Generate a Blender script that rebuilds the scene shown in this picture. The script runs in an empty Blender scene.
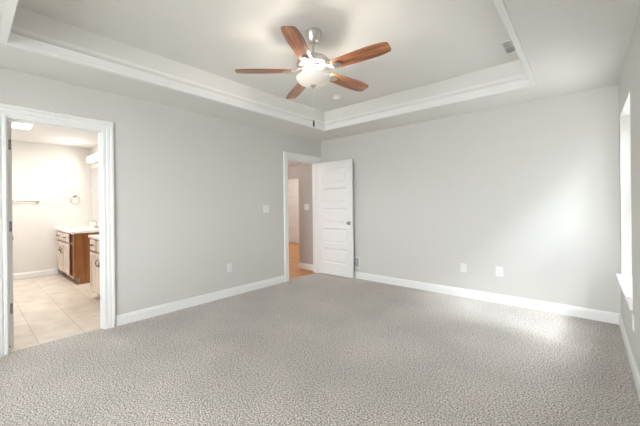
import bpy, bmesh, math, random
from mathutils import Vector, Matrix
R_ = math.radians
S = bpy.context.scene
COL = S.collection

# ------------------------------------------------------------------ camera
W, H, HT = 3.8745, 2.44, 2.738            # room width, low ceiling, tray ceiling
YN = -6.30                                # near wall
cd = bpy.data.cameras.new('camera'); cam = bpy.data.objects.new('camera', cd); COL.objects.link(cam)
cd.sensor_fit = 'HORIZONTAL'; cd.sensor_width = 36.0; cd.lens = 310.06/640*36.0
cd.shift_x = (320-298.86)/640; cd.shift_y = (205.77-213)/640
cd.clip_start = 0.05; cd.clip_end = 200
yaw, roll = R_(42.837), R_(-0.609)
fw = Vector((-math.sin(yaw), math.cos(yaw), 0)); rt = Vector((math.cos(yaw), math.sin(yaw), 0)); up = Vector((0, 0, 1))
r2 = math.cos(roll)*rt + math.sin(roll)*up; u2 = -math.sin(roll)*rt + math.cos(roll)*up
M = Matrix.Identity(4)
for i in range(3):
    M[i][0], M[i][1], M[i][2] = r2[i], u2[i], -fw[i]
M[0][3], M[1][3], M[2][3] = 3.62584, -4.52624, 1.24153
cam.matrix_world = M
S.camera = cam

# ------------------------------------------------------------------ world, daylight, exposure
w = bpy.data.worlds.new('world'); S.world = w; w.use_nodes = True
nt = w.node_tree; bg = nt.nodes['Background']
bg.inputs['Color'].default_value = (0.88, 0.94, 1.0, 1); bg.inputs['Strength'].default_value = 9.5
S.view_settings.view_transform = 'Standard'; S.view_settings.look = 'None'
S.view_settings.exposure = 1.25; S.view_settings.gamma = 1.0
S.view_settings.use_curve_mapping = False
S.cycles.diffuse_bounces = 8; S.cycles.max_bounces = 14
S.cycles.sample_clamp_indirect = 6.0

def lamp(name, kind, loc, energy, color, **k):
    d = bpy.data.lights.new(name, kind); d.energy = energy; d.color = color
    o = bpy.data.objects.new(name, d); COL.objects.link(o); o.location = loc
    par = k.pop('parent', None); direction = k.pop('direction', None)
    for a, v in k.items(): setattr(d, a, v)
    if direction: o.rotation_euler = Vector(direction).to_track_quat('-Z', 'Y').to_euler()
    if par: o.parent = par
    return o
# bright hazy sun, very soft
lamp('sun', 'SUN', (8, -4, 6), 8.5, (0.84, 0.92, 1.0), angle=R_(31), direction=(-0.84, 0.32, -0.86))
# sky portals in the two window openings (sampling guides only)
def portal(loc, sx, sy, direction):
    o = lamp('sky_portal', 'AREA', loc, 1.0, (1, 1, 1), shape='RECTANGLE', size=sx, size_y=sy, direction=direction)
    o.data.cycles.is_portal = True
W1 = (-1.10, -0.13, 0.53, 2.087)          # window on the right wall: y0 y1 z0 z1
W2 = (1.00, 3.50, 0.53, 2.087)            # added unseen window behind the camera for fill daylight: x0 x1 z0 z1
portal((W+0.17, (W1[0]+W1[1])/2, (W1[2]+W1[3])/2), 1.556, 0.97, (-1, 0, 0))
portal(((W2[0]+W2[1])/2, YN-0.17, (W2[2]+W2[3])/2), 2.5, 1.556, (0, 1, 0))

# ------------------------------------------------------------------ helpers
def tag(o, label=None, cat=None, group=None, kind=None):
    if label: o['label'] = label
    if cat: o['category'] = cat
    if group: o['group'] = group
    if kind: o['kind'] = kind
    return o
def empty(name, loc=(0, 0, 0), rz=0.0):
    o = bpy.data.objects.new(name, None); COL.objects.link(o)
    o.location = loc; o.rotation_euler = (0, 0, rz); o.empty_display_size = 0.05
    return o
def dup(root, loc=None, rz=None):
    r = root.copy(); COL.objects.link(r)
    if loc is not None: r.location = loc
    if rz is not None: r.rotation_euler = (0, 0, rz)
    for ch in list(root.children):
        c = ch.copy(); COL.objects.link(c); c.parent = r
        for g in list(ch.children):
            d = g.copy(); COL.objects.link(d); d.parent = c
    return r

class MB:
    def __init__(s): s.bm = bmesh.new()
    def box(s, x0, x1, y0, y1, z0, z1, bev=0.0, seg=2):
        x0, x1 = min(x0, x1), max(x0, x1); y0, y1 = min(y0, y1), max(y0, y1); z0, z1 = min(z0, z1), max(z0, z1)
        v = [s.bm.verts.new(p) for p in ((x0,y0,z0),(x1,y0,z0),(x1,y1,z0),(x0,y1,z0),(x0,y0,z1),(x1,y0,z1),(x1,y1,z1),(x0,y1,z1))]
        f = [s.bm.faces.new([v[i] for i in q]) for q in ((0,3,2,1),(4,5,6,7),(0,1,5,4),(1,2,6,5),(2,3,7,6),(3,0,4,7))]
        if bev > 0:
            es = list({e for q in f for e in q.edges})
            bmesh.ops.bevel(s.bm, geom=es, offset=bev, segments=seg, affect='EDGES', profile=0.5)
        return s
    def quad(s, *pts):
        s.bm.faces.new([s.bm.verts.new(p) for p in pts]); return s
    def lathe(s, prof, seg=40, mat=None):
        """prof: (r, z) list, revolved about z; mat an optional transform"""
        rings = []
        for r, z in prof:
            if r < 1e-6: rings.append([s.bm.verts.new((0, 0, z))])
            else: rings.append([s.bm.verts.new((r*math.cos(2*math.pi*i/seg), r*math.sin(2*math.pi*i/seg), z)) for i in range(seg)])
        for a, b in zip(rings, rings[1:]):
            for i in range(seg):
                j = (i+1) % seg
                if len(a) == 1 and len(b) == 1: continue
                if len(a) == 1: s.bm.faces.new((a[0], b[i], b[j]))
                elif len(b) == 1: s.bm.faces.new((a[i], b[0], a[j]))
                else: s.bm.faces.new((a[i], b[i], b[j], a[j]))
        if mat is not None:
            vs = [v for r in rings for v in r]
            bmesh.ops.transform(s.bm, matrix=mat, verts=vs)
        return s
    def tube(s, pts, r, seg=10, closed=False):
        pts = [Vector(p) for p in pts]; n = len(pts); rings = []
        nrm = None
        for i, p in enumerate(pts):
            a = pts[(i-1) % n] if closed or i > 0 else p
            b = pts[(i+1) % n] if closed or i < n-1 else p
            t = (b-a).normalized()
            if nrm is None:
                nrm = t.orthogonal().normalized()
            nrm = (nrm - t*nrm.dot(t)).normalized(); bn = t.cross(nrm)
            rr = r[i] if isinstance(r, (list, tuple)) else r
            rings.append([s.bm.verts.new(p + rr*(math.cos(2*math.pi*k/seg)*nrm + math.sin(2*math.pi*k/seg)*bn)) for k in range(seg)])
        m = n if closed else n-1
        for i in range(m):
            a, b = rings[i], rings[(i+1) % n]
            for k in range(seg): s.bm.faces.new((a[k], a[(k+1) % seg], b[(k+1) % seg], b[k]))
        if not closed:
            s.bm.faces.new(rings[0][::-1]); s.bm.faces.new(rings[-1])
        return s
    def strips(s, rows, closed_rows=False, closed_cols=False):
        """rows of points joined into a surface"""
        vv = [[s.bm.verts.new(p) for p in r] for r in rows]
        nr, nc = len(vv), len(vv[0])
        for i in range(nr if closed_rows else nr-1):
            for j in range(nc if closed_cols else nc-1):
                i2, j2 = (i+1) % nr, (j+1) % nc
                s.bm.faces.new((vv[i][j], vv[i][j2], vv[i2][j2], vv[i2][j]))
        return vv
    def xf(s, m):
        bmesh.ops.transform(s.bm, matrix=m, verts=s.bm.verts[:]); return s
    def build(s, name, mat, parent=None, smooth=None):
        bmesh.ops.recalc_face_normals(s.bm, faces=s.bm.faces[:])
        me = bpy.data.meshes.new(name); s.bm.to_mesh(me); s.bm.free()
        me.materials.append(mat)
        if smooth is not None:
            for p in me.polygons: p.use_smooth = True
            try: me.set_sharp_from_angle(angle=R_(smooth))
            except Exception: pass
        o = bpy.data.objects.new(name, me); COL.objects.link(o)
        if parent: o.parent = parent
        return o
def B(*a, **k): return MB().box(*a, **k)

# ------------------------------------------------------------------ materials
def mat(name, color, rough=0.5, metal=0.0, **k):
    m = bpy.data.materials.new(name); m.use_nodes = True
    b = m.node_tree.nodes['Principled BSDF']
    b.inputs['Base Color'].default_value = (*color, 1); b.inputs['Roughness'].default_value = rough; b.inputs['Metallic'].default_value = metal
    for a, v in k.items(): b.inputs[a].default_value = v
    return m
def nodes(m): return m.node_tree.nodes, m.node_tree.links, m.node_tree.nodes['Principled BSDF']
def add_bump(m, scale, strength, dist=0.002, detail=2.0):
    n, l, b = nodes(m)
    tc = n.new('ShaderNodeTexCoord'); t = n.new('ShaderNodeTexNoise'); t.inputs['Scale'].default_value = scale; t.inputs['Detail'].default_value = detail
    bp = n.new('ShaderNodeBump'); bp.inputs['Strength'].default_value = strength; bp.inputs['Distance'].default_value = dist
    l.new(tc.outputs['Object'], t.inputs['Vector']); l.new(t.outputs['Fac'], bp.inputs['Height']); l.new(bp.outputs['Normal'], b.inputs['Normal'])
    return m
def ramp(n, l, src, stops):
    r = n.new('ShaderNodeValToRGB'); e = r.color_ramp.elements
    while len(e) < len(stops): e.new(0.5)
    for q, (p, c) in zip(e, stops): q.position = p; q.color = (*c, 1)
    l.new(src, r.inputs['Fac']); return r

WALL = add_bump(mat('wall_paint', (0.60, 0.585, 0.553), 0.75), 160, 0.08, 0.001)
CEIL = add_bump(mat('ceiling_paint', (0.73, 0.72, 0.69), 0.8), 120, 0.10, 0.001)
TRIM = mat('white_trim_paint', (0.79, 0.785, 0.77), 0.35)
BATHWALL = add_bump(mat('bath_wall_paint', (0.70, 0.68, 0.655), 0.7), 160, 0.06, 0.001)
HALLWALL = add_bump(mat('hall_wall_paint', (0.47, 0.445, 0.425), 0.7), 160, 0.06, 0.001)
WHITE = mat('white_plastic', (0.74, 0.74, 0.73), 0.35)
DARK = mat('dark_slot', (0.03, 0.03, 0.03), 0.6)
NICKEL = mat('brushed_nickel', (0.62, 0.60, 0.57), 0.28, 1.0)
CHROME = mat('satin_chrome', (0.55, 0.54, 0.53), 0.22, 1.0)
HINGE = mat('dull_nickel', (0.33, 0.33, 0.32), 0.5, 0.4)
BRONZE = mat('dark_bronze', (0.06, 0.05, 0.045), 0.4, 0.8)
COUNTER = mat('cultured_marble', (0.86, 0.83, 0.79), 0.22)
VENTDARK = mat('vent_cavity', (0.26, 0.26, 0.26), 0.8)
MIRROR = mat('mirror_glass', (0.92, 0.93, 0.93), 0.01, 1.0)
VINYL = mat('window_vinyl', (0.88, 0.88, 0.88), 0.3)

def carpet():
    m = mat('carpet_pile', (0.4, 0.38, 0.35), 0.95); n, l, b = nodes(m)
    tc = n.new('ShaderNodeTexCoord')
    t = n.new('ShaderNodeTexNoise'); t.inputs['Scale'].default_value = 105; t.inputs['Detail'].default_value = 3.0; t.inputs['Roughness'].default_value = 0.65
    l.new(tc.outputs['Object'], t.inputs['Vector'])
    r = ramp(n, l, t.outputs['Fac'], [(0.38, (0.085, 0.075, 0.066)), (0.5, (0.415, 0.376, 0.336)), (0.62, (0.78, 0.722, 0.655))])
    # large soft pile direction changes (brushed patches)
    t2 = n.new('ShaderNodeTexNoise'); t2.inputs['Scale'].default_value = 1.7; t2.inputs['Detail'].default_value = 3.0
    l.new(tc.outputs['Object'], t2.inputs['Vector'])
    r2 = ramp(n, l, t2.outputs['Fac'], [(0.35, (0.90, 0.90, 0.90)), (0.65, (1.06, 1.06, 1.06))])
    # vacuum streaks
    mp = n.new('ShaderNodeMapping'); mp.inputs['Rotation'].default_value = (0, 0, R_(12)); mp.inputs['Scale'].default_value = (1.1, 17.0, 1.0)
    l.new(tc.outputs['Object'], mp.inputs['Vector'])
    t3 = n.new('ShaderNodeTexNoise'); t3.inputs['Scale'].default_value = 1.0; t3.inputs['Detail'].default_value = 1.0
    l.new(mp.outputs['Vector'], t3.inputs['Vector'])
    mx = n.new('ShaderNodeMixRGB'); mx.blend_type = 'MULTIPLY'; mx.inputs['Fac'].default_value = 1.0
    l.new(r.outputs['Color'], mx.inputs['Color1']); l.new(r2.outputs['Color'], mx.inputs['Color2'])
    l.new(mx.outputs['Color'], b.inputs['Base Color'])
    ms = n.new('ShaderNodeMath'); ms.operation = 'MULTIPLY'
    t4 = n.new('ShaderNodeTexNoise'); t4.inputs['Scale'].default_value = 0.9; l.new(tc.outputs['Object'], t4.inputs['Vector'])
    mr = n.new('ShaderNodeMapRange'); mr.inputs['From Min'].default_value = 0.5; mr.inputs['From Max'].default_value = 0.62; mr.inputs['To Max'].default_value = 1.5
    l.new(t4.outputs['Fac'], mr.inputs['Value']); l.new(mr.outputs['Result'], ms.inputs[1])
    l.new(t3.outputs['Fac'], ms.inputs[0])
    ad = n.new('ShaderNodeMath'); ad.operation = 'ADD'; l.new(t.outputs['Fac'], ad.inputs[0]); l.new(ms.outputs['Value'], ad.inputs[1])
    bp = n.new('ShaderNodeBump'); bp.inputs['Strength'].default_value = 0.3; bp.inputs['Distance'].default_value = 0.012
    l.new(ad.outputs['Value'], bp.inputs['Height']); l.new(bp.outputs['Normal'], b.inputs['Normal'])
    b.inputs['Sheen Weight'].default_value = 0.25; b.inputs['Sheen Roughness'].default_value = 0.6
    b.inputs['Specular IOR Level'].default_value = 0.1
    return m
def tile():
    m = mat('stone_tile', (0.7, 0.65, 0.58), 0.3); n, l, b = nodes(m)
    tc = n.new('ShaderNodeTexCoord'); mp = n.new('ShaderNodeMapping'); mp.inputs['Location'].default_value = (0.1, 4.07+0.0, 0)
    l.new(tc.outputs['Object'], mp.inputs['Vector'])
    br = n.new('ShaderNodeTexBrick'); br.offset = 0.5
    for k, v in (('Scale', 1.0), ('Mortar Size', 0.005), ('Mortar Smooth', 0.3), ('Brick Width', 0.70), ('Row Height', 0.35)): br.inputs[k].default_value = v
    br.inputs['Color1'].default_value = (0.72, 0.66, 0.585, 1); br.inputs['Color2'].default_value = (0.66, 0.60, 0.52, 1); br.inputs['Mortar'].default_value = (0.50, 0.46, 0.40, 1)
    l.new(mp.outputs['Vector'], br.inputs['Vector'])
    t = n.new('ShaderNodeTexNoise'); t.inputs['Scale'].default_value = 6; t.inputs['Detail'].default_value = 6
    l.new(tc.outputs['Object'], t.inputs['Vector'])
    r = ramp(n, l, t.outputs['Fac'], [(0.3, (0.84, 0.83, 0.81)), (0.7, (1.08, 1.08, 1.08))])
    mx = n.new('ShaderNodeMixRGB'); mx.blend_type = 'MULTIPLY'; mx.inputs['Fac'].default_value = 1
    l.new(br.outputs['Color'], mx.inputs['Color1']); l.new(r.outputs['Color'], mx.inputs['Color2']); l.new(mx.outputs['Color'], b.inputs['Base Color'])
    return m
def wood(name, c0, c1, c2, scale=(2.0, 26.0, 26.0), rough=0.35, coat=0.2):
    m = mat(name, c1, rough); n, l, b = nodes(m)
    tc = n.new('ShaderNodeTexCoord'); mp = n.new('ShaderNodeMapping'); mp.inputs['Scale'].default_value = scale
    l.new(tc.outputs['Object'], mp.inputs['Vector'])
    t = n.new('ShaderNodeTexNoise'); t.inputs['Scale'].default_value = 1.0; t.inputs['Detail'].default_value = 5; t.inputs['Distortion'].default_value = 0.6
    l.new(mp.outputs['Vector'], t.inputs['Vector'])
    r = ramp(n, l, t.outputs['Fac'], [(0.3, c0), (0.5, c1), (0.7, c2)])
    l.new(r.outputs['Color'], b.inputs['Base Color']); b.inputs['Coat Weight'].default_value = coat
    return m
def planks():
    m = mat('oak_planks', (0.6, 0.3, 0.1), 0.3); n, l, b = nodes(m)
    tc = n.new('ShaderNodeTexCoord')
    br = n.new('ShaderNodeTexBrick'); br.offset = 0.37
    for k, v in (('Scale', 1.0), ('Mortar Size', 0.002), ('Brick Width', 0.9), ('Row Height', 0.083)): br.inputs[k].default_value = v
    br.inputs['Color1'].default_value = (0.66, 0.31, 0.09, 1); br.inputs['Color2'].default_value = (0.50, 0.205, 0.05, 1); br.inputs['Mortar'].default_value = (0.16, 0.06, 0.02, 1)
    l.new(tc.outputs['Object'], br.inputs['Vector'])
    mp = n.new('ShaderNodeMapping'); mp.inputs['Scale'].default_value = (2, 40, 1); l.new(tc.outputs['Object'], mp.inputs['Vector'])
    t = n.new('ShaderNodeTexNoise'); t.inputs['Scale'].default_value = 1; t.inputs['Detail'].default_value = 4; l.new(mp.outputs['Vector'], t.inputs['Vector'])
    r = ramp(n, l, t.outputs['Fac'], [(0.3, (0.75, 0.72, 0.68)), (0.7, (1.15, 1.15, 1.15))])
    mx = n.new('ShaderNodeMixRGB'); mx.blend_type = 'MULTIPLY'; mx.inputs['Fac'].default_value = 1
    l.new(br.outputs['Color'], mx.inputs['Color1']); l.new(r.outputs['Color'], mx.inputs['Color2']); l.new(mx.outputs['Color'], b.inputs['Base Color'])
    return m
def glow(name, color, strength, base=(0.9, 0.9, 0.88)):
    m = mat(name, base, 0.3); b = m.node_tree.nodes['Principled BSDF']
    b.inputs['Emission Color'].default_value = (*color, 1); b.inputs['Emission Strength'].default_value = strength
    return m
def pane_glass():
    m = bpy.data.materials.new('window_glass'); m.use_nodes = True; n, l = m.node_tree.nodes, m.node_tree.links
    n.remove(n['Principled BSDF'])
    tr = n.new('ShaderNodeBsdfTransparent'); gl = n.new('ShaderNodeBsdfGlossy'); gl.inputs['Roughness'].default_value = 0.0
    fr = n.new('ShaderNodeFresnel'); fr.inputs['IOR'].default_value = 1.3; mx = n.new('ShaderNodeMixShader')
    ge = n.new('ShaderNodeNewGeometry'); iv = n.new('ShaderNodeMath'); iv.operation = 'SUBTRACT'; iv.inputs[0].default_value = 1.0; l.new(ge.outputs['Backfacing'], iv.inputs[1])
    mu = n.new('ShaderNodeMath'); mu.operation = 'MULTIPLY'; l.new(fr.outputs[0], mu.inputs[0]); l.new(iv.outputs[0], mu.inputs[1])
    l.new(mu.outputs[0], mx.inputs[0]); l.new(tr.outputs[0], mx.inputs[1]); l.new(gl.outputs[0], mx.inputs[2])
    l.new(mx.outputs[0], n['Material Output'].inputs['Surface']); return m
def bowl_glass():
    m = bpy.data.materials.new('alabaster_glass'); m.use_nodes = True; n, l = m.node_tree.nodes, m.node_tree.links
    n.remove(n['Principled BSDF'])
    df = n.new('ShaderNodeBsdfDiffuse'); df.inputs['Color'].default_value = (0.88, 0.86, 0.82, 1)
    tl = n.new('ShaderNodeBsdfTranslucent'); tl.inputs['Color'].default_value = (0.92, 0.86, 0.76, 1)
    gl = n.new('ShaderNodeBsdfGlossy'); gl.inputs['Roughness'].default_value = 0.15
    t = n.new('ShaderNodeTexNoise'); t.inputs['Scale'].default_value = 9; t.inputs['Detail'].default_value = 4
    tc = n.new('ShaderNodeTexCoord'); l.new(tc.outputs['Object'], t.inputs['Vector'])
    r = ramp(n, l, t.outputs['Fac'], [(0.3, (0.80, 0.72, 0.62)), (0.7, (0.95, 0.91, 0.85))]); l.new(r.outputs['Color'], tl.inputs['Color'])
    a = n.new('ShaderNodeMixShader'); a.inputs[0].default_value = 0.055; l.new(df.outputs[0], a.inputs[1]); l.new(tl.outputs[0], a.inputs[2])
    b = n.new('ShaderNodeMixShader'); b.inputs[0].default_value = 0.06; l.new(a.outputs[0], b.inputs[1]); l.new(gl.outputs[0], b.inputs[2])
    l.new(b.outputs[0], n['Material Output'].inputs['Surface']); return m
CARPET, TILE, OAK = carpet(), tile(), planks()
BLADE = wood('walnut_blade', (0.13, 0.042, 0.020), (0.34, 0.130, 0.058), (0.52, 0.23, 0.11), (2.2, 22, 22), 0.28, 0.3)
CHERRY = wood('cherry_cabinet', (0.20, 0.075, 0.025), (0.30, 0.125, 0.042), (0.38, 0.17, 0.062), (14, 14, 1.6), 0.3, 0.3)
PALE_FRONT = wood('pale_cabinet_front', (0.60, 0.49, 0.40), (0.67, 0.56, 0.47), (0.73, 0.62, 0.53), (10, 10, 1.4), 0.25, 0.4)  # doors and drawers, paler than the cherry body
GLASS, BOWL = pane_glass(), bowl_glass()

# ------------------------------------------------------------------ the shell
def struct(o, label, cat): return tag(o, label, cat, kind='structure')
D1 = (-4.288, -3.554)                         # bathroom door opening (y)
D2 = (-0.89, -0.098)                         # hall door opening (y)
DH = 2.035
ZT = 2.80
b = MB()
for y0, y1 in ((YN-0.16, D1[0]), (D1[1], D2[0]), (D2[1], 0.0)): b.box(-0.115, 0, y0, y1, 0, ZT)
for d in (D1, D2): b.box(-0.115, 0, d[0], d[1], DH, ZT)
struct(b.build('wall_left', WALL), 'light grey left wall with two doorways', 'wall')
struct(B(-0.115, W+0.16, 0, 0.115, 0, ZT).build('wall_back', WALL), 'light grey back wall behind the open white door', 'wall')
b = MB(); X0, X1 = W, W+0.16
b.box(X0, X1, YN-0.16, W1[0], 0, ZT).box(X0, X1, W1[1], 0, 0, ZT).box(X0, X1, W1[0], W1[1], 0, W1[2]).box(X0, X1, W1[0], W1[1], W1[3], ZT)
struct(b.build('wall_right', WALL), 'light grey right wall with the bright window', 'wall')
b = MB()
b.box(0, W2[0], YN-0.16, YN, 0, ZT).box(W2[1], W, YN-0.16, YN, 0, ZT).box(W2[0], W2[1], YN-0.16, YN, 0, W2[2]).box(W2[0], W2[1], YN-0.16, YN, W2[3], ZT)
struct(b.build('wall_near', WALL), 'light grey wall behind the camera', 'wall')
# tray ceiling
TX0, TX1, TY0, TY1 = 0.555, 3.270, -4.345, -0.590
b = MB()
b.box(0, TX0, YN, 0, H, ZT).box(TX1, W, YN, 0, H, ZT).box(TX0, TX1, YN, TY0, H, ZT).box(TX0, TX1, TY1, 0, H, ZT)
b.box(TX0, TX1, TY0, TY1, HT, ZT)
struct(b.build('ceiling', CEIL), 'pale grey ceiling with raised rectangular tray', 'ceiling')
# carpet and other floors
struct(B(-0.05, W, YN, 0, -0.12, 0).build('floor', CARPET), 'grey beige speckled carpet', 'floor')
struct(B(-3.72, -0.05, -5.09, -2.75, -0.12, -0.004).build('floor_bathroom', TILE), 'beige stone tile bathroom floor', 'floor')
struct(B(-5.3, -0.05, -2.75, 3.0, -0.125, -0.006).build('floor_hall', OAK), 'orange oak plank hall floor', 'floor')

def loop_trim(name, prof, x0, x1, y0, y1, m, z=0.0):
    """profile (inward offset u, height v) swept round a closed rectangle"""
    mb = MB(); rows = []
    for u, v in prof:
        rows.append([(x0+u, y0+u, z+v), (x1-u, y0+u, z+v), (x1-u, y1-u, z+v), (x0+u, y1-u, z+v)])
    mb.strips(rows, closed_rows=True, closed_cols=True)
    return mb.build(name, m)
crown = [(-0.004, -0.010), (0.034, -0.010), (0.038, -0.006), (0.038, 0.020), (0.034, 0.024), (0.034, 0.060), (0.040, 0.064), (0.040, 0.074), (0.034, 0.078),
         (0.022, 0.090), (0.014, 0.106), (0.011, 0.122), (0.013, 0.126), (0.013, 0.138), (0.002, 0.142), (-0.004, 0.142)]
struct(loop_trim('trim_1', crown, TX0, TX1, TY0, TY1, TRIM, H), 'white crown moulding round the ceiling tray', 'moulding')

def run_trim(name, prof, segs, m, parent=None):
    """straight runs; each seg = (start, end, inward normal, start mitre, end mitre); mitre +1 cuts an inside corner back"""
    mb = MB()
    for a, c, nrm, ma, mc in segs:
        a, c, nrm = Vector(a), Vector(c), Vector(nrm); d = (c-a).normalized(); rows = []
        for u, v in prof:
            rows.append([a + nrm*u + d*(u*ma) + Vector((0, 0, v)), c + nrm*u - d*(u*mc) + Vector((0, 0, v))])
        vv = mb.strips(rows, closed_rows=True)
        mb.bm.faces.new([r[0] for r in vv]); mb.bm.faces.new([r[1] for r in vv][::-1])
    return mb.build(name, m, parent)
bb = [(-0.003, 0.0), (0.014, 0.0), (0.014, 0.082), (0.011, 0.090), (0.011, 0.098), (0.006, 0.106), (0.005, 0.112), (-0.003, 0.112)]
CW = 0.097                                  # casing width
struct(run_trim('baseboard_left', bb, [((0, D1[1]+CW+0.001, 0), (0, D2[0]-CW-0.001, 0), (1, 0, 0), 0, 0), ((0, YN, 0), (0, D1[0]-CW, 0), (1, 0, 0), 1, 0)], TRIM), 'white baseboard along the left wall', 'baseboard')
struct(run_trim('baseboard_back', bb, [((0.018, 0, 0), (W, 0, 0), (0, -1, 0), 0, 1)], TRIM), 'white baseboard along the back wall', 'baseboard')
struct(run_trim('baseboard_right', bb, [((W, 0, 0), (W, YN, 0), (-1, 0, 0), 1, 1)], TRIM), 'white baseboard along the right wall', 'baseboard')
struct(run_trim('baseboard_near', bb, [((0, YN, 0), (W, YN, 0), (0, 1, 0), 1, 1)], TRIM), 'white baseboard behind the camera', 'baseboard')

# door casings: stepped profile swept up, over and down
cas = [(0.0, -0.002), (0.0, 0.009), (0.004, 0.012), (0.022, 0.012), (0.025, 0.008), (0.030, 0.009), (0.038, 0.015), (0.062, 0.017), (0.066, 0.013), (0.070, 0.022), (0.076, 0.025), (0.092, 0.025), (CW, 0.019), (CW, -0.002)]
def casing(name, y0, y1, xs, sgn, label, lin=True):
    mb = MB(); rows = []
    for u, v in cas:
        x = xs + sgn*v
        rows.append([(x, y0-u, 0), (x, y0-u, DH+u), (x, y1+u, DH+u), (x, y1+u, 0)])
    vv = mb.strips(rows, closed_rows=True)
    mb.bm.faces.new([r[0] for r in vv]); mb.bm.faces.new([r[-1] for r in vv][::-1])
    return struct(mb.build(name, TRIM), label, 'door casing')
J = 0.014
casing('trim_2', D1[0]+0.008, D1[1]-0.008, 0, 1, 'white casing round the bathroom doorway')
casing('trim_3', D2[0]+0.008, D2[1]-0.008, 0, 1, 'white casing round the hall doorway')
def jambs(name, d, label, stop_x):
    mb = MB()
    mb.box(-0.118, 0.002, d[0]-0.001, d[0]+J, 0, DH).box(-0.118, 0.002, d[1]-J, d[1]+0.001, 0, DH).box(-0.118, 0.002, d[0]+J, d[1]-J, DH-J, DH)
    a, c = stop_x
    mb.box(a, c, d[0]+J, d[0]+J+0.010, 0, DH-J).box(a, c, d[1]-J-0.010, d[1]-J, 0, DH-J).box(a, c, d[0]+J+0.01, d[1]-J-0.01, DH-J-0.010, DH-J)
    struct(mb.build(name, TRIM), label, 'door jamb')
jambs('trim_4', D1, 'white jamb lining of the bathroom doorway', (-0.075, -0.040))
jambs('trim_5', D2, 'white jamb lining of the hall doorway', (-0.075, -0.040))

# ------------------------------------------------------------------ doors
def door_leaf(wd, ht, th=0.035):
    mb = MB(); st, top, bot, rail, n = 0.115, 0.115, 0.205, 0.088, 5
    ph = (ht - top - bot - rail*(n-1))/n
    mb.box(0, st, 0, th, 0, ht).box(wd-st, wd, 0, th, 0, ht)
    z = 0.0; edges = []
    mb.box(st, wd-st, 0, th, 0, bot); z = bot
    for i in range(n):
        edges.append((z, z+ph)); z += ph
        hgt = rail if i < n-1 else top
        mb.box(st, wd-st, 0, th, z, z+hgt); z += hgt
    for z0, z1 in edges:
        mb.box(st, wd-st, 0.0135, th-0.0135, z0, z1)
        for ys, yi in ((0.0, 0.0135), (th, th-0.0135)):
            o = [(st, ys, z0), (wd-st, ys, z0), (wd-st, ys, z1), (st, ys, z1)]
            k = 0.016; i_ = [(st+k, yi, z0+k), (wd-st-k, yi, z0+k), (wd-st-k, yi, z1-k), (st+k, yi, z1-k)]
            for q in range(4): mb.quad(o[q], o[(q+1) % 4], i_[(q+1) % 4], i_[q])
            # low raised field
            ym = yi + (-0.006 if ys == 0 else 0.006); k2, k3 = 0.034, 0.044
            a = [(st+k2, yi, z0+k2), (wd-st-k2, yi, z0+k2), (wd-st-k2, yi, z1-k2), (st+k2, yi, z1-k2)]
            c = [(st+k3, ym, z0+k3), (wd-st-k3, ym, z0+k3), (wd-st-k3, ym, z1-k3), (st+k3, ym, z1-k3)]
            for q in range(4): mb.quad(a[q], a[(q+1) % 4], c[(q+1) % 4], c[q])
            mb.quad(*c)
    return mb
def knob_mesh(side, th=0.035):
    prof = [(0.0, -0.001), (0.031, -0.001), (0.032, 0.004), (0.026, 0.008), (0.012, 0.010), (0.011, 0.026), (0.018, 0.030), (0.026, 0.037), (0.027, 0.046), (0.022, 0.053), (0.0, 0.056)]
    m = Matrix.Translation((0, 0 if side < 0 else th, 0)) @ Matrix.Rotation(R_(90 if side < 0 else -90), 4, 'X')
    return MB().lathe(prof, 28, m)
def make_door(name, hinge, rz, wd, ht, label, hinge_side, th=0.035):
    t = empty(name, hinge, rz); tag(t, label, 'door', kind='structure')
    door_leaf(wd, ht).build('door_leaf', TRIM, t)
    for s in (-1, 1):
        k = knob_mesh(s).build('door_knob', CHROME, t, 40); k.location = (wd-0.062, 0, 0.925); k['label'] = 'satin nickel door knob'
    for z in ((0.20, 1.0, 1.80) if name == 'door_1' else (0.345, 1.073, 1.80)):
        mb = MB(); mb.tube([(-0.004, hinge_side, z-0.045), (-0.004, hinge_side, z+0.045)], 0.006, 10).tube([(-0.004, hinge_side, z-0.050), (-0.004, hinge_side, z+0.050)], 0.004, 8)
        mb.box(-0.0025, 0.0, 0.004, th-0.003, z-0.046, z+0.046)
        h = mb.build('hinge', HINGE, t, 40); h['label'] = 'satin nickel hinge'
        for dy, dz in ((0.012, -0.030), (0.022, 0.0), (0.012, 0.030)):
            MB().lathe([(0.0, 0.0040), (0.0038, 0.0036), (0.0042, 0.002)], 10, Matrix.Translation((0, dy, z+dz)) @ Matrix.Rotation(R_(-90), 4, 'Y')).build('screw', DARK, h)
    return t
make_door('door_1', (0.026, -0.128, 0.012), R_(2.2), 0.718, DH-0.030, 'white five panel door swung open against back wall', 0.037)
make_door('door_2', (-0.124, -4.236, 0.012), R_(180), 0.695, DH-0.030, 'white five panel bathroom door standing open into the bathroom, seen edge on', 0.038)
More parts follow.
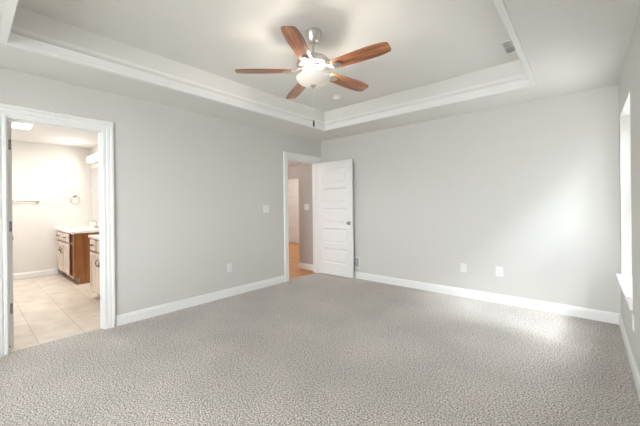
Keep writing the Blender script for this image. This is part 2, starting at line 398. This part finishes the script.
# ------------------------------------------------------------------ windows
def window(name, w0, w1, z0, z1, label, visible=True):
    """built in local coords: u along the wall (0..w), v outward, z; returns an Empty to place"""
    t = empty(name); tag(t, label, 'window', kind='structure')
    wd, ht = w1-w0, z1-z0
    v0, v1 = 0.105, 0.158
    mb = MB(); f = 0.014
    mb.box(0, f, v0, v1, 0, ht).box(wd-f, wd, v0, v1, 0, ht).box(f, wd-f, v0, v1, 0, f).box(f, wd-f, v0, v1, ht-f, ht)
    mb.build('window_frame', VINYL, t)
    mid = ht*0.52
    for nm, za, zb, va in (('lower_sash', f, mid+0.02, v0+0.005), ('upper_sash', mid-0.02, ht-f, v0+0.024)):
        s = 0.030; mb = MB()
        mb.box(f, f+s, va, va+0.022, za, zb).box(wd-f-s, wd-f, va, va+0.022, za, zb).box(f+s, wd-f-s, va, va+0.022, za, za+s).box(f+s, wd-f-s, va, va+0.022, zb-s, zb)
        so = mb.build(nm, VINYL, t)
        B(f+s-0.003, wd-f-s+0.003, va+0.009, va+0.014, za+s-0.003, zb-s+0.003).build('pane', GLASS, so)
    # stool with horns and moulded apron
    mb = MB(); rows = []
    nose = [(-0.001, 0.003), (-0.030, 0.003), (-0.037, -0.002), (-0.039, -0.010), (-0.037, -0.018), (-0.030, -0.022), (-0.001, -0.022)]
    vv = mb.strips([[(-0.06, v, z), (wd+0.06, v, z)] for v, z in nose], closed_rows=True)
    mb.bm.faces.new([r[0] for r in vv]); mb.bm.faces.new([r[1] for r in vv][::-1])
    mb.box(0.0005, wd-0.0005, -0.001, v0+0.001, -0.010, 0.003)
    mb.build('window_sill', TRIM, t)
    ap = [(0.002, -0.022), (-0.024, -0.022), (-0.026, -0.032), (-0.022, -0.040), (-0.016, -0.050), (-0.014, -0.080), (-0.018, -0.086), (-0.012, -0.098), (0.002, -0.100)]
    mb = MB(); vv = mb.strips([[(-0.03, v, z), (wd+0.03, v, z)] for v, z in ap], closed_rows=True)
    mb.bm.faces.new([r[0] for r in vv]); mb.bm.faces.new([r[1] for r in vv][::-1])
    mb.build('window_apron', TRIM, t)
    return t
t = window('window_1', W1[0], W1[1], W1[2], W1[3], 'bright window in right wall with white sill')
t.location = (W, W1[1], W1[2]); t.rotation_euler = (0, 0, R_(-90))
t = window('fill_window', W2[0], W2[1], W2[2], W2[3], 'added unseen window behind the camera, lets in fill daylight')
t.location = (W2[1], YN, W2[2]); t.rotation_euler = (0, 0, R_(180))
GROUND = add_bump(mat('pale_ground', (0.42, 0.41, 0.38), 0.9), 30, 0.5, 0.02)  # grey tone lightened so the ground bounces daylight onto the ceiling
struct(B(-16, 20, -22, 16, -0.6, -0.45).build('ground', GROUND), 'pale grey ground outside, lightened to bounce daylight indoors', 'ground')

def siding():
    m = mat('lap_siding', (0.20, 0.20, 0.19), 0.7); n, l, b = nodes(m)
    tc = n.new('ShaderNodeTexCoord'); wv = n.new('ShaderNodeTexWave'); wv.bands_direction = 'Z'; wv.wave_profile = 'SAW'; wv.inputs['Scale'].default_value = 1.25
    l.new(tc.outputs['Object'], wv.inputs['Vector'])
    bp = n.new('ShaderNodeBump'); bp.inputs['Strength'].default_value = 0.6; bp.inputs['Distance'].default_value = 0.02
    l.new(wv.outputs['Fac'], bp.inputs['Height']); l.new(bp.outputs['Normal'], b.inputs['Normal']); return m
b = MB(); b.box(W+4.2, W+11, -9, 11, -0.45, 5.1).box(W+2.3, W+4.2, -9, -2.8, -0.45, 9.5)  # added house and tall wing, out of view, shape the sky light
struct(b.build('blocker_house', siding()), 'added unseen neighbouring house shape that blocks sky light', 'wall')
b = MB(); pr_ = [(W+3.9, 5.1), (W+3.9, 5.25), (W+7.6, 7.0), (W+11.3, 5.25), (W+11.3, 5.1)]
b.strips([[(x, -9.3, z), (x, 11.3, z)] for x, z in pr_], closed_rows=True)
SHINGLE = add_bump(mat('roof_shingle', (0.09, 0.085, 0.08), 0.9), 40, 0.6, 0.01)
struct(b.build('blocker_house_roof', SHINGLE), 'shingle roof of the added unseen neighbouring house', 'roof')  # roof belongs to the added house, out of view
struct(B(W+0.161, W+0.70, -2.65, -1.42, -0.45, 7.5).build('blocker_chimney', siding()), 'added unseen chimney chase beside the window, blocks sky light', 'wall')  # added out of view to keep sky light off the room corner
b = MB(); b.box(W+0.161, W+0.48, -1.419, 1.0, 2.55, 2.73)  # overhang added out of view to cut sky light at the window
struct(b.build('blocker_eave', TRIM), 'added unseen overhang above the window, blocks steep sky light', 'roof')

struct(B(0.0, W+1.0, YN-2.7, YN-0.161, 2.52, 2.70).build('blocker_porch', TRIM), 'added unseen overhang behind the camera, blocks steep sky light', 'roof')  # added porch roof, unseen, keeps steep daylight off the near floor

# ------------------------------------------------------------------ ceiling fan
FX, FY = 1.907, -2.472
fan = tag(empty('ceiling_fan', (FX, FY, HT)), 'five blade wooden ceiling fan with brushed nickel motor and glass light bowl', 'ceiling fan')
def zrel(z): return z-HT
MB().lathe([(0.0, 0.0), (0.072, 0.0), (0.074, -0.010), (0.070, -0.030), (0.052, -0.075), (0.040, -0.098), (0.030, -0.104), (0.0, -0.104)], 40).build('canopy', NICKEL, fan, 35)
MB().lathe([(0.0, -0.10), (0.012, -0.10), (0.012, -0.20), (0.026, -0.205), (0.030, -0.222), (0.0, -0.222)], 24).build('downrod', NICKEL, fan, 40)
MB().lathe([(0.0, -0.215), (0.045, -0.216), (0.085, -0.222), (0.120, -0.236), (0.143, -0.258), (0.146, -0.272), (0.146, -0.290), (0.138, -0.298), (0.120, -0.302), (0.100, -0.304), (0.092, -0.318), (0.0, -0.318)], 56).build('motor_housing', NICKEL, fan, 30)
MB().lathe([(0.0, -0.316), (0.062, -0.316), (0.062, -0.330), (0.048, -0.336), (0.042, -0.350), (0.050, -0.356), (0.050, -0.372), (0.014, -0.376), (0.012, -0.460), (0.0, -0.460)], 40).build('switch_housing', NICKEL, fan, 30)
def blade_bm():
    mb = MB(); top = []; th = 0.006
    stations = [(0.185, 0.046), (0.20, 0.052), (0.26, 0.058), (0.34, 0.064), (0.42, 0.068), (0.50, 0.070), (0.57, 0.068), (0.62, 0.062), (0.654, 0.054), (0.666, 0.044), (0.670, 0.030)]
    pts = [(x, hw) for x, hw in stations] + [(x, -hw) for x, hw in reversed(stations)]
    a = [mb.bm.verts.new((x, y, th/2)) for x, y in pts]; c = [mb.bm.verts.new((x, y, -th/2)) for x, y in pts]
    mb.bm.faces.new(a); mb.bm.faces.new(c[::-1]); n = len(pts)
    for i in range(n): mb.bm.faces.new((a[i], c[i], c[(i+1) % n], a[(i+1) % n]))
    return mb.xf(Matrix.Rotation(R_(-11), 4, 'X'))
def iron_bm():
    mb = MB()
    # curved arm from the motor out under the blade root, ending in a three-lobed plate
    rows = []
    for x, hw, z in ((0.085, 0.020, 0.028), (0.125, 0.015, 0.020), (0.150, 0.014, 0.002), (0.175, 0.020, -0.008), (0.205, 0.036, -0.010), (0.235, 0.034, -0.010), (0.262, 0.020, -0.010), (0.272, 0.008, -0.010)):
        rows.append([(x, -hw, z-0.004), (x, hw, z-0.004), (x, hw, z+0.003), (x, -hw, z+0.003)])
    vv = mb.strips(rows, closed_cols=True); mb.bm.faces.new(vv[0][::-1]); mb.bm.faces.new(vv[-1])
    mb.xf(Matrix.Rotation(R_(-11), 4, 'X'))
    return mb
bl0 = None
for k in range(5):
    ang = R_(7.5 + 72*k)
    if bl0 is None:
        bl = bl0 = blade_bm().build('blade', BLADE, fan)
        iron_bm().build('blade_bracket', NICKEL, bl, 40)
    else:
        bl = bl0.copy(); COL.objects.link(bl); bl.parent = fan
        for g in list(bl0.children):
            q = g.copy(); COL.objects.link(q); q.parent = bl
    bl.location = (0, 0, -0.335); bl.rotation_euler = (Matrix.Rotation(R_(-1.5), 3, rt) @ Matrix.Rotation(ang, 3, 'Z')).to_euler()
zb, zc = -0.388, -0.352
prof = [(0.148, zb), (0.150, zb-0.005), (0.147, zb-0.014), (0.136, zb-0.032), (0.115, zb-0.050), (0.085, zb-0.064), (0.048, zb-0.073), (0.012, zb-0.076), (0.0, zb-0.076)]
inner = [(0.0, zb-0.072), (0.048, zb-0.069), (0.083, zb-0.060), (0.112, zb-0.047), (0.132, zb-0.030), (0.142, zb-0.014), (0.145, zb-0.001)]
bowl = MB().lathe(prof + inner + [(0.148, zb)], 56).build('light_bowl', BOWL, fan, 60)
MB().lathe([(0.0, zc-0.108), (0.026, zc-0.110), (0.028, zc-0.116), (0.020, zc-0.122), (0.010, zc-0.128), (0.006, zc-0.136), (0.0, zc-0.138)], 24).build('finial', NICKEL, bowl, 40)
chain = MB()
for i in range(36):
    z = zc-0.138-0.0075*i
    chain.lathe([(0.0, z), (0.0026, z-0.0015), (0.0030, z-0.0034), (0.0026, z-0.0053), (0.0, z-0.0068)], 8)
chain.tube([(0, 0, zc-0.136), (0, 0, zc-0.41)], 0.0012, 6)
ch = chain.build('pull_chain', mat('white_chain', (0.8, 0.78, 0.75), 0.3, 0.6), fan, 60)
MB().lathe([(0.0, zc-0.405), (0.004, zc-0.408), (0.0075, zc-0.425), (0.0085, zc-0.445), (0.006, zc-0.462), (0.0, zc-0.466)], 14).build('pull_fob', BRONZE, ch, 60)
# the bulbs inside the bowl
for k in range(3):
    a = R_(40+120*k)
    lamp('fan_bulb', 'POINT', (0.075*math.cos(a), 0.075*math.sin(a), zb-0.012), 3.0, (1.0, 0.93, 0.85), shadow_soft_size=0.025, parent=fan)

# ------------------------------------------------------------------ fittings on ceiling and walls
sd = MB().lathe([(0.0, 0.0), (0.066, 0.0), (0.068, -0.006), (0.066, -0.012), (0.060, -0.014), (0.060, -0.026), (0.052, -0.034), (0.030, -0.038), (0.0, -0.038)], 40).build('smoke_detector', WHITE, None, 35)
sd.location = (1.13, -1.03, HT); tag(sd, 'round white smoke detector on the tray ceiling behind the fan', 'smoke detector')
MB().lathe([(0.0, -0.0375), (0.010, -0.0375), (0.010, -0.041), (0.0, -0.042)], 16).build('test_button', WHITE, sd, 40)

cv = tag(empty('ceiling_vent', (3.125, -0.985, HT)), 'white louvred air vent in the tray ceiling by the right edge', 'air vent')
mb = MB(); a, c = 0.085, 0.155
mb.box(-a, a, -c, -c+0.022, -0.008, 0, 0.002).box(-a, a, c-0.022, c, -0.008, 0, 0.002).box(-a, -a+0.022, -c+0.02, c-0.02, -0.008, 0, 0.002).box(a-0.022, a, -c+0.02, c-0.02, -0.008, 0, 0.002).box(-a, a, -0.006, 0.006, -0.007, 0)
mb.build('vent_frame', WHITE, cv)
B(-a+0.02, a-0.02, -c+0.02, c-0.02, -0.0015, 0).build('vent_cavity', VENTDARK, cv)
for i in range(9):
    x = -a+0.030+i*0.0138
    mb = MB(); mb.box(-0.006, 0.006, -c+0.021, c-0.021, -0.0006, 0.0006); mb.xf(Matrix.Rotation(R_(38), 4, 'Y'))
    o = mb.build('louver', WHITE, cv); o.location = (x, 0, -0.0055)

wv = tag(empty('wall_register', (0.757, 0, 0.267)), 'small white louvred register low on back wall beside the open door', 'air vent')
mb = MB(); a, c = 0.068, 0.096
mb.box(-a, a, -0.010, 0, -c, -c+0.020, 0.002).box(-a, a, -0.010, 0, c-0.020, c, 0.002).box(-a, -a+0.020, -0.010, 0, -c+0.018, c-0.018, 0.002).box(a-0.020, a, -0.010, 0, -c+0.018, c-0.018, 0.002)
mb.build('register_frame', WHITE, wv)
B(-a+0.018, a-0.018, -0.0015, 0, -c+0.018, c-0.018).build('register_cavity', VENTDARK, wv)
for i in range(11):
    mb = MB(); mb.box(-a+0.019, a-0.019, -0.006, 0.006, -0.0006, 0.0006); mb.xf(Matrix.Rotation(R_(-42), 4, 'X'))
    o = mb.build('louver', WHITE, wv); o.location = (0, -0.006, -c+0.028+i*0.0138)

def plate(name, wd, ht, label, cat, loc, rz, kind, group=None):
    """faces local -y"""
    t = tag(empty(name, loc, rz), label, cat, group)
    B(-wd/2, wd/2, -0.006, 0, -ht/2, ht/2, 0.0025).build('cover_plate', WHITE, t)
    if kind == 'outlet':
        for s in (-1, 1):
            r = B(-0.017, 0.017, -0.0085, -0.005, s*0.020-0.014, s*0.020+0.014, 0.004).build('receptacle', WHITE, t)
            mb = MB()
            for dx in (-0.0065, 0.0065): mb.box(dx-0.0012, dx+0.0012, -0.0088, -0.008, s*0.020-0.001, s*0.020+0.008)
            mb.box(-0.0022, 0.0022, -0.0088, -0.008, s*0.020-0.010, s*0.020-0.006)
            mb.build('slots', DARK, r)
        MB().lathe([(0.0, 0.0072), (0.003, 0.0068), (0.0035, 0.0055)], 10, Matrix.Rotation(R_(90), 4, 'X')).build('screw', CHROME, t)
    elif kind == 'blank':
        MB().lathe([(0.0, 0.016), (0.004, 0.016), (0.004, 0.008), (0.007, 0.008), (0.007, 0.005)], 12, Matrix.Rotation(R_(90), 4, 'X')).build('coax_socket', WHITE, t, 40)
        for s in (-1, 1): MB().lathe([(0.0, 0.0072), (0.003, 0.0068), (0.0035, 0.0055)], 10, Matrix.Translation((0, 0, s*0.042)) @ Matrix.Rotation(R_(90), 4, 'X')).build('screw', WHITE, t)
    else:
        n = 2 if wd > 0.1 else 1
        for i in range(n):
            x = (i-(n-1)/2)*0.046
            mb = MB(); mb.box(x-0.0165, x+0.0165, -0.0085, -0.005, -0.033, 0.033, 0.002)
            mb.build('rocker', WHITE, t)
    return t
L90 = R_(90)      # plate facing +x
plate('light_switch', 0.118, 0.118, 'white double light switch plate on left wall near the hall door', 'light switch', (0, -1.361, 1.20), L90, 'switch')
plate('wall_outlet', 0.072, 0.116, 'white duplex outlet on the left wall below the light switch', 'outlet', (0, -2.045, 0.398), L90, 'outlet', 'bedroom wall outlets')
plate('cable_plate', 0.072, 0.116, 'white cable plate on back wall, left of the outlet', 'wall plate', (2.415, 0, 0.388), 0, 'blank')
plate('wall_outlet', 0.078, 0.120, 'white duplex outlet on the back wall beside the cable plate', 'outlet', (2.825, 0, 0.395), 0, 'outlet', 'bedroom wall outlets')
plate('wall_outlet', 0.072, 0.116, 'white duplex outlet on the right wall under the window sill', 'outlet', (W, -1.19, 0.36), R_(-90), 'outlet', 'bedroom wall outlets')
ds = tag(empty('door_stop', (-0.0, D1[0]+J, 0.055)), 'small dark rubber door bumper low on the bathroom jamb', 'door stop')
MB().lathe([(0.0, 0.008), (0.006, 0.007), (0.008, 0.003), (0.008, -0.001), (0.0, -0.001)], 14, Matrix.Translation((-0.02, 0, 0)) @ Matrix.Rotation(R_(-90), 4, 'X')).build('bumper', DARK, ds, 40)

# ------------------------------------------------------------------ bathroom
BX, BY = -3.70, -2.80                       # far wall, mirror wall
struct(B(BX-0.10, BX, -5.09, -2.70, -0.12, ZT).build('wall_bath_far', BATHWALL), 'warm white far bathroom wall', 'wall')
struct(B(BX, -0.115, BY, BY+0.10, -0.12, ZT).build('wall_bath_mirror', BATHWALL), 'warm white bathroom wall behind the vanities', 'wall')
struct(B(BX, -0.115, -5.19, -5.09, -0.12, ZT).build('wall_bath_near', BATHWALL), 'warm white bathroom wall out of sight to the left', 'wall')
struct(B(BX-0.1, -0.115, -5.19, BY+0.1, H, H+0.1).build('ceiling_bathroom', mat('bath_ceiling_paint', (0.74, 0.74, 0.73), 0.8)), 'flat white bathroom ceiling', 'ceiling')
struct(run_trim('baseboard_bath', bb, [((BX, -5.09, 0), (BX, -3.335, 0), (1, 0, 0), 0, 0)], TRIM), 'white baseboard on far bathroom wall', 'baseboard')

def bar_pull(mb, x, z, vertical, L=0.09):
    y0 = -0.020
    d = (0, 0, L/2) if vertical else (L/2, 0, 0)
    p = Vector((x, 0, z)); d = Vector(d)
    pts = []
    for i in range(9):
        s = -1+2*i/8
        pts.append(p + d*s + Vector((0, -0.030*(1-s**4)-0.002, 0)))
    mb.tube(pts, 0.006, 8); return mb
def make_vanity(name, loc, wd, fronts, label):
    """front faces local -y at y=0, body runs back to y=depth, x from 0 to wd"""
    t = tag(empty(name, loc), label, 'bathroom vanity')
    dp, top, kick = 0.525, 0.835, 0.10
    mb = MB()
    mb.box(0.018, wd-0.018, dp-0.012, dp, kick, top).box(0.018, wd-0.018, 0.02, dp-0.012, kick, kick+0.016).box(0.018, wd-0.018, 0.02, 0.03, kick+0.016, top-0.001)
    mb.build('body', CHERRY, t)
    for x0 in (0, wd-0.018):                                        # end panels notched at the toe kick
        out = [(0.0, kick), (0.0, top), (dp, top), (dp, 0.0), (0.078, 0.0), (0.078, kick)]
        mb = MB(); va = [mb.bm.verts.new((x0, y, z)) for y, z in out]; vb = [mb.bm.verts.new((x0+0.018, y, z)) for y, z in out]
        mb.bm.faces.new(va); mb.bm.faces.new(vb[::-1])
        for i in range(6): mb.bm.faces.new((va[i], vb[i], vb[(i+1) % 6], va[(i+1) % 6]))
        mb.build('end_panel', CHERRY, t)
    B(0.018, wd-0.018, 0.078, 0.092, 0, kick).build('toe_kick', CHERRY, t)
    mb = MB(); mb.box(0.018, wd-0.018, 0.0, 0.02, kick, kick+0.03).box(0.018, wd-0.018, 0.0, 0.02, top-0.03, top).box(0.018, wd-0.018, 0.0, 0.02, 0.645, 0.668)
    mb.build('face_frame', CHERRY, t)
    for knd, x0, x1, z0, z1, hx, hz in fronts:
        mb = MB(); st = 0.05
        if knd == 'door':
            mb.box(x0, x0+st, -0.020, -0.001, z0, z1, 0.003).box(x1-st, x1, -0.020, -0.001, z0, z1, 0.003).box(x0+st, x1-st, -0.020, -0.001, z0, z0+st, 0.003).box(x0+st, x1-st, -0.020, -0.001, z1-st, z1, 0.003)
            mb.box(x0+st-0.004, x1-st+0.004, -0.011, -0.003, z0+st-0.004, z1-st+0.004)
        else:
            mb.box(x0, x1, -0.020, -0.001, z0, z1, 0.005)
        d = mb.build(knd, PALE_FRONT, t)
        d['label'] = 'pale cabinet '+knd
        if hx is not None:
            h = MB(); bar_pull(h, hx, hz, knd == 'door')
            o = h.build('handle', BRONZE, d, 60); o.location = (0, -0.018, 0)
    return t
far_f = [('drawer', 0.03, 0.235, 0.672, 0.815, 0.13, 0.745), ('drawer', 0.265, 0.98, 0.672, 0.815, 0.72, 0.745),
         ('door', 0.03, 0.445, 0.125, 0.642, 0.405, 0.52), ('door', 0.475, 0.98, 0.125, 0.642, 0.515, 0.50)]
v1 = make_vanity('bathroom_vanity', (-3.70, -3.33, -0.004), 1.25, far_f, 'far bathroom vanity with brown end panel standing against the far wall')
near_f = [('drawer', 0.03, 0.30, 0.672, 0.815, 0.17, 0.745), ('drawer', 0.345, 0.95, 0.672, 0.815, None, None), ('drawer', 0.98, 1.30, 0.672, 0.815, 1.14, 0.745),
          ('door', 0.03, 0.48, 0.115, 0.642, 0.43, 0.53), ('door', 0.51, 0.95, 0.115, 0.642, 0.56, 0.53), ('door', 0.98, 1.30, 0.115, 0.642, 1.03, 0.53)]
v2 = make_vanity('bathroom_vanity', (-1.45, -3.33, -0.004), 1.33, near_f, 'nearer bathroom vanity cut off by the right doorway casing')
def make_top(van, off, wd, sinkx):
    dp = 0.55; ov = 0.02
    # slab with an oval basin cut: rings from basin rim to slab outline
    mb = MB(); N = 48; a, c = 0.21, 0.15; cy = 0.27
    def outline(q):
        dx, dy = math.cos(q), math.sin(q)
        x0, x1, y0, y1 = -ov-sinkx, wd+ov-sinkx, -0.025-cy, dp-0.022-cy
        s = 1e9
        if dx > 1e-9: s = min(s, x1/dx)
        if dx < -1e-9: s = min(s, x0/dx)
        if dy > 1e-9: s = min(s, y1/dy)
        if dy < -1e-9: s = min(s, y0/dy)
        return sinkx+dx*s, cy+dy*s
    angs = sorted(set([2*math.pi*i/N for i in range(N)] + [math.atan2(y, x) % (2*math.pi) for x in (-ov-sinkx, wd+ov-sinkx) for y in (-0.025-cy, dp-0.022-cy)]))
    def ring(f): return [f(q) for q in angs]
    rows = [ring(lambda q: (*outline(q), 0.0)), ring(lambda q: (*outline(q), 0.032)), ring(lambda q: (sinkx+a*1.06*math.cos(q), cy+c*1.06*math.sin(q), 0.032)),
            ring(lambda q: (sinkx+a*math.cos(q), cy+c*math.sin(q), 0.026)), ring(lambda q: (sinkx+a*0.85*math.cos(q), cy+c*0.85*math.sin(q), -0.050)),
            ring(lambda q: (sinkx+a*0.45*math.cos(q), cy+c*0.45*math.sin(q), -0.095)), ring(lambda q: (sinkx+0.02*math.cos(q), cy+0.02*math.sin(q), -0.10))]
    vv = mb.strips(rows, closed_cols=True); mb.bm.faces.new(vv[-1]);
    mb.strips([ring(lambda q: (*outline(q), 0.0)), ring(lambda q: (sinkx+a*1.06*math.cos(q), cy+c*1.06*math.sin(q), 0.0))], closed_cols=True)
    t = mb.build('countertop', COUNTER, van); t.location = off; t['label'] = 'white marble countertop with moulded basin'
    B(-ov, wd+ov, dp-0.042, dp-0.022, 0.032, 0.125, 0.003).build('backsplash', COUNTER, t)
    f = empty('faucet', (off[0]+sinkx, off[1]+cy+c+0.06, off[2]+0.032)); f.parent = van; f['label'] = 'chrome faucet'
    MB().lathe([(0.0, 0.0), (0.026, 0.0), (0.026, 0.006), (0.018, 0.012), (0.014, 0.05), (0.0, 0.052)], 20).build('base', CHROME, f, 40)
    pts = [(0, 0, 0.04), (0, 0, 0.10), (0, -0.015, 0.13), (0, -0.045, 0.145), (0, -0.085, 0.14), (0, -0.115, 0.12), (0, -0.122, 0.105)]
    MB().tube(pts, 0.010, 10).build('spout', CHROME, f, 60)
    for s in (-1, 1):
        MB().lathe([(0.0, 0.0), (0.024, 0.0), (0.022, 0.008), (0.012, 0.014), (0.011, 0.04), (0.0, 0.042)], 16, Matrix.Translation((s*0.10, 0, 0))).tube([(s*0.10, 0, 0.036), (s*0.155, -0.01, 0.050)], [0.008, 0.005], 8).build('tap_handle', CHROME, f, 50)
    return t
make_top(v1, (0.021, 0, 0.8355), 1.25-0.021, 0.60)
make_top(v2, (0, 0, 0.8355), 1.33-0.021, 0.66)
# mirror, vanity light, towel hardware, ceiling light
mr = B(-3.56, -2.52, BY-0.006, BY, 0.975, 2.02, 0.001).build('wall_mirror', MIRROR); tag(mr, 'frameless mirror on the wall above the far vanity', 'mirror')
mr2 = B(-1.42, -0.18, BY-0.006, BY, 0.975, 2.02, 0.001).build('wall_mirror', MIRROR); tag(mr2, 'frameless mirror above the nearer vanity, hidden by the casing', 'mirror')
def vanity_light(x, label):
    t = tag(empty('vanity_light', (x, BY, 2.17)), label, 'wall light')
    B(-0.30, 0.30, -0.03, 0, -0.055, 0.055, 0.004).build('backplate', NICKEL, t)
    MB().box(-0.29, 0.29, -0.115, -0.03, -0.055, 0.055, 0.008, 3).build('shade', glow('lit_shade', (1.0, 0.95, 0.88), 1.1), t, 40)
    o = lamp('vanity_lamp', 'AREA', (0, -0.13, -0.03), 2.0, (1.0, 0.95, 0.90), shape='RECTANGLE', size=0.55, size_y=0.12, direction=(0, -1, -0.35), parent=t)
    return t
vanity_light(-3.14, 'glowing white light bar above the far vanity mirror')
vanity_light(-0.80, 'glowing white light bar above the nearer vanity')
cl = tag(empty('ceiling_light', (-2.28, -3.96, H)), 'glowing flat rectangular light on the bathroom ceiling', 'ceiling light')
B(-0.165, 0.165, -0.115, 0.115, -0.012, 0, 0.003).build('light_frame', WHITE, cl)
B(-0.150, 0.150, -0.100, 0.100, -0.030, -0.012, 0.008).build('diffuser', glow('lit_diffuser', (1.0, 0.96, 0.9), 2.2), cl)
lamp('bath_ceiling_lamp', 'AREA', (0, 0, -0.035), 17.5, (1.0, 0.97, 0.94), shape='RECTANGLE', size=0.28, size_y=0.19, direction=(0, 0, -1), parent=cl)
tb = tag(empty('towel_bar', (BX, -3.79, 1.37)), 'chrome towel bar on the far bathroom wall', 'towel bar')
MB().tube([(0.055, -0.30, 0), (0.055, 0.165, 0)], 0.008, 10).build('bar', CHROME, tb, 60)
for y in (-0.30, 0.165):
    MB().lathe([(0.0, 0.0), (0.027, 0.0), (0.027, 0.008), (0.013, 0.014), (0.012, 0.050), (0.015, 0.056), (0.012, 0.066), (0.0, 0.068)], 20, Matrix.Translation((0, y, 0)) @ Matrix.Rotation(R_(90), 4, 'Y')).build('bracket', CHROME, tb, 40)
tr = tag(empty('towel_ring', (BX, -3.06, 1.475)), 'chrome towel ring on the far bathroom wall beside the vanity', 'towel ring')
MB().lathe([(0.0, 0.0), (0.028, 0.0), (0.028, 0.008), (0.014, 0.014), (0.012, 0.045), (0.0, 0.048)], 20, Matrix.Rotation(R_(90), 4, 'Y')).build('bracket', CHROME, tr, 40)
MB().tube([(0.04, 0.075*math.sin(2*math.pi*i/32), -0.070+0.075*math.cos(2*math.pi*i/32)) for i in range(32)], 0.0055, 8, closed=True).build('ring', CHROME, tr, 60)

# ------------------------------------------------------------------ hall
HC = 2.60
struct(B(-0.59, -0.115, 0.02, 0.14, -0.12, HC).build('wall_hall_side', HALLWALL), 'taupe hall wall seen through the doorway', 'wall')
struct(B(-5.3, 0.0, 3.0, 3.1, -0.12, HC+0.1).build('wall_hall_far', HALLWALL), 'taupe far hall wall with a white door', 'wall')
struct(B(-5.4, -5.3, -2.7, 3.1, -0.12, HC+0.1).build('wall_hall_left', HALLWALL), 'taupe hall wall out of sight to the left', 'wall')
struct(B(-0.115, -0.0, 0.14, 3.0, -0.12, HC+0.1).build('wall_hall_right', HALLWALL), 'taupe hall wall out of sight to the right', 'wall')
struct(B(-5.3, BX-0.1, -2.75, -2.7, -0.12, HC+0.1).build('wall_hall_near', HALLWALL), 'taupe hall wall beside the bathroom', 'wall')
struct(B(-5.4, -0.115, -2.7, 3.1, HC, HC+0.1).build('ceiling_hall', mat('hall_ceiling_paint', (0.74, 0.71, 0.68), 0.8)), 'flat pale hall ceiling', 'ceiling')
struct(run_trim('baseboard_hall', [(u, v-0.006) for u, v in bb], [((-0.59, 0.02, 0), (-0.119, 0.02, 0), (0, -1, 0), -1, 0), ((-3.31, 3.0, 0), (-0.115, 3.0, 0), (0, -1, 0), 0, 0)], TRIM), 'white hall baseboards', 'baseboard')
# far hall door in its casing
t = empty('door_3', (-4.165, 2.995, 0.004)); tag(t, 'white panelled door closed at the far end of the hall', 'door', kind='structure')
o = door_leaf(0.76, 2.03).build('door_leaf', TRIM, t); o.location = (0, -0.030, 0)
k = knob_mesh(-1).build('door_knob', CHROME, t, 40); k.location = (0.06, -0.030, 0.925)
mb = MB(); rows = []
for u, v in cas: rows.append([(-4.168-u, 3.0-v-0.006, -0.006), (-4.168-u, 3.0-v-0.006, DH+0.005+u), (-3.402+u, 3.0-v-0.006, DH+0.005+u), (-3.402+u, 3.0-v-0.006, -0.006)])
vv = mb.strips(rows, closed_rows=True); mb.bm.faces.new([r[0] for r in vv]); mb.bm.faces.new([r[-1] for r in vv][::-1])
struct(mb.build('trim_6', TRIM), 'white casing round the far hall door', 'door casing')
plate('light_switch', 0.118, 0.118, 'white double switch plate on the taupe hall wall', 'light switch', (-0.378, 0.02, 1.215), 0, 'switch')
def hall_light(x, y, power, label):
  hcl = tag(empty('hall_light', (x, y, HC)), label, 'ceiling light')
  MB().lathe([(0.0, 0.0), (0.17, 0.0), (0.17, -0.015), (0.15, -0.02), (0.0, -0.02)], 32).build('light_base', NICKEL, hcl, 40)
  MB().lathe([(0.15, -0.02), (0.14, -0.05), (0.10, -0.08), (0.05, -0.095), (0.0, -0.1)], 32).build('diffuser', glow('lit_dome', (1.0, 0.9, 0.78), 4.0), hcl, 60)
  lamp('hall_lamp', 'POINT', (0, 0, -0.22), power, (1.0, 0.98, 0.95), shadow_soft_size=0.12, parent=hcl)
hall_light(-2.6, 1.3, 34.0, 'flush dome ceiling light in the hall near the far white door')
hall_light(-1.5, -1.2, 14.0, 'added unseen dome light brightening the hall outside the bedroom door')  # second lamp added out of sight to brighten the hall floor
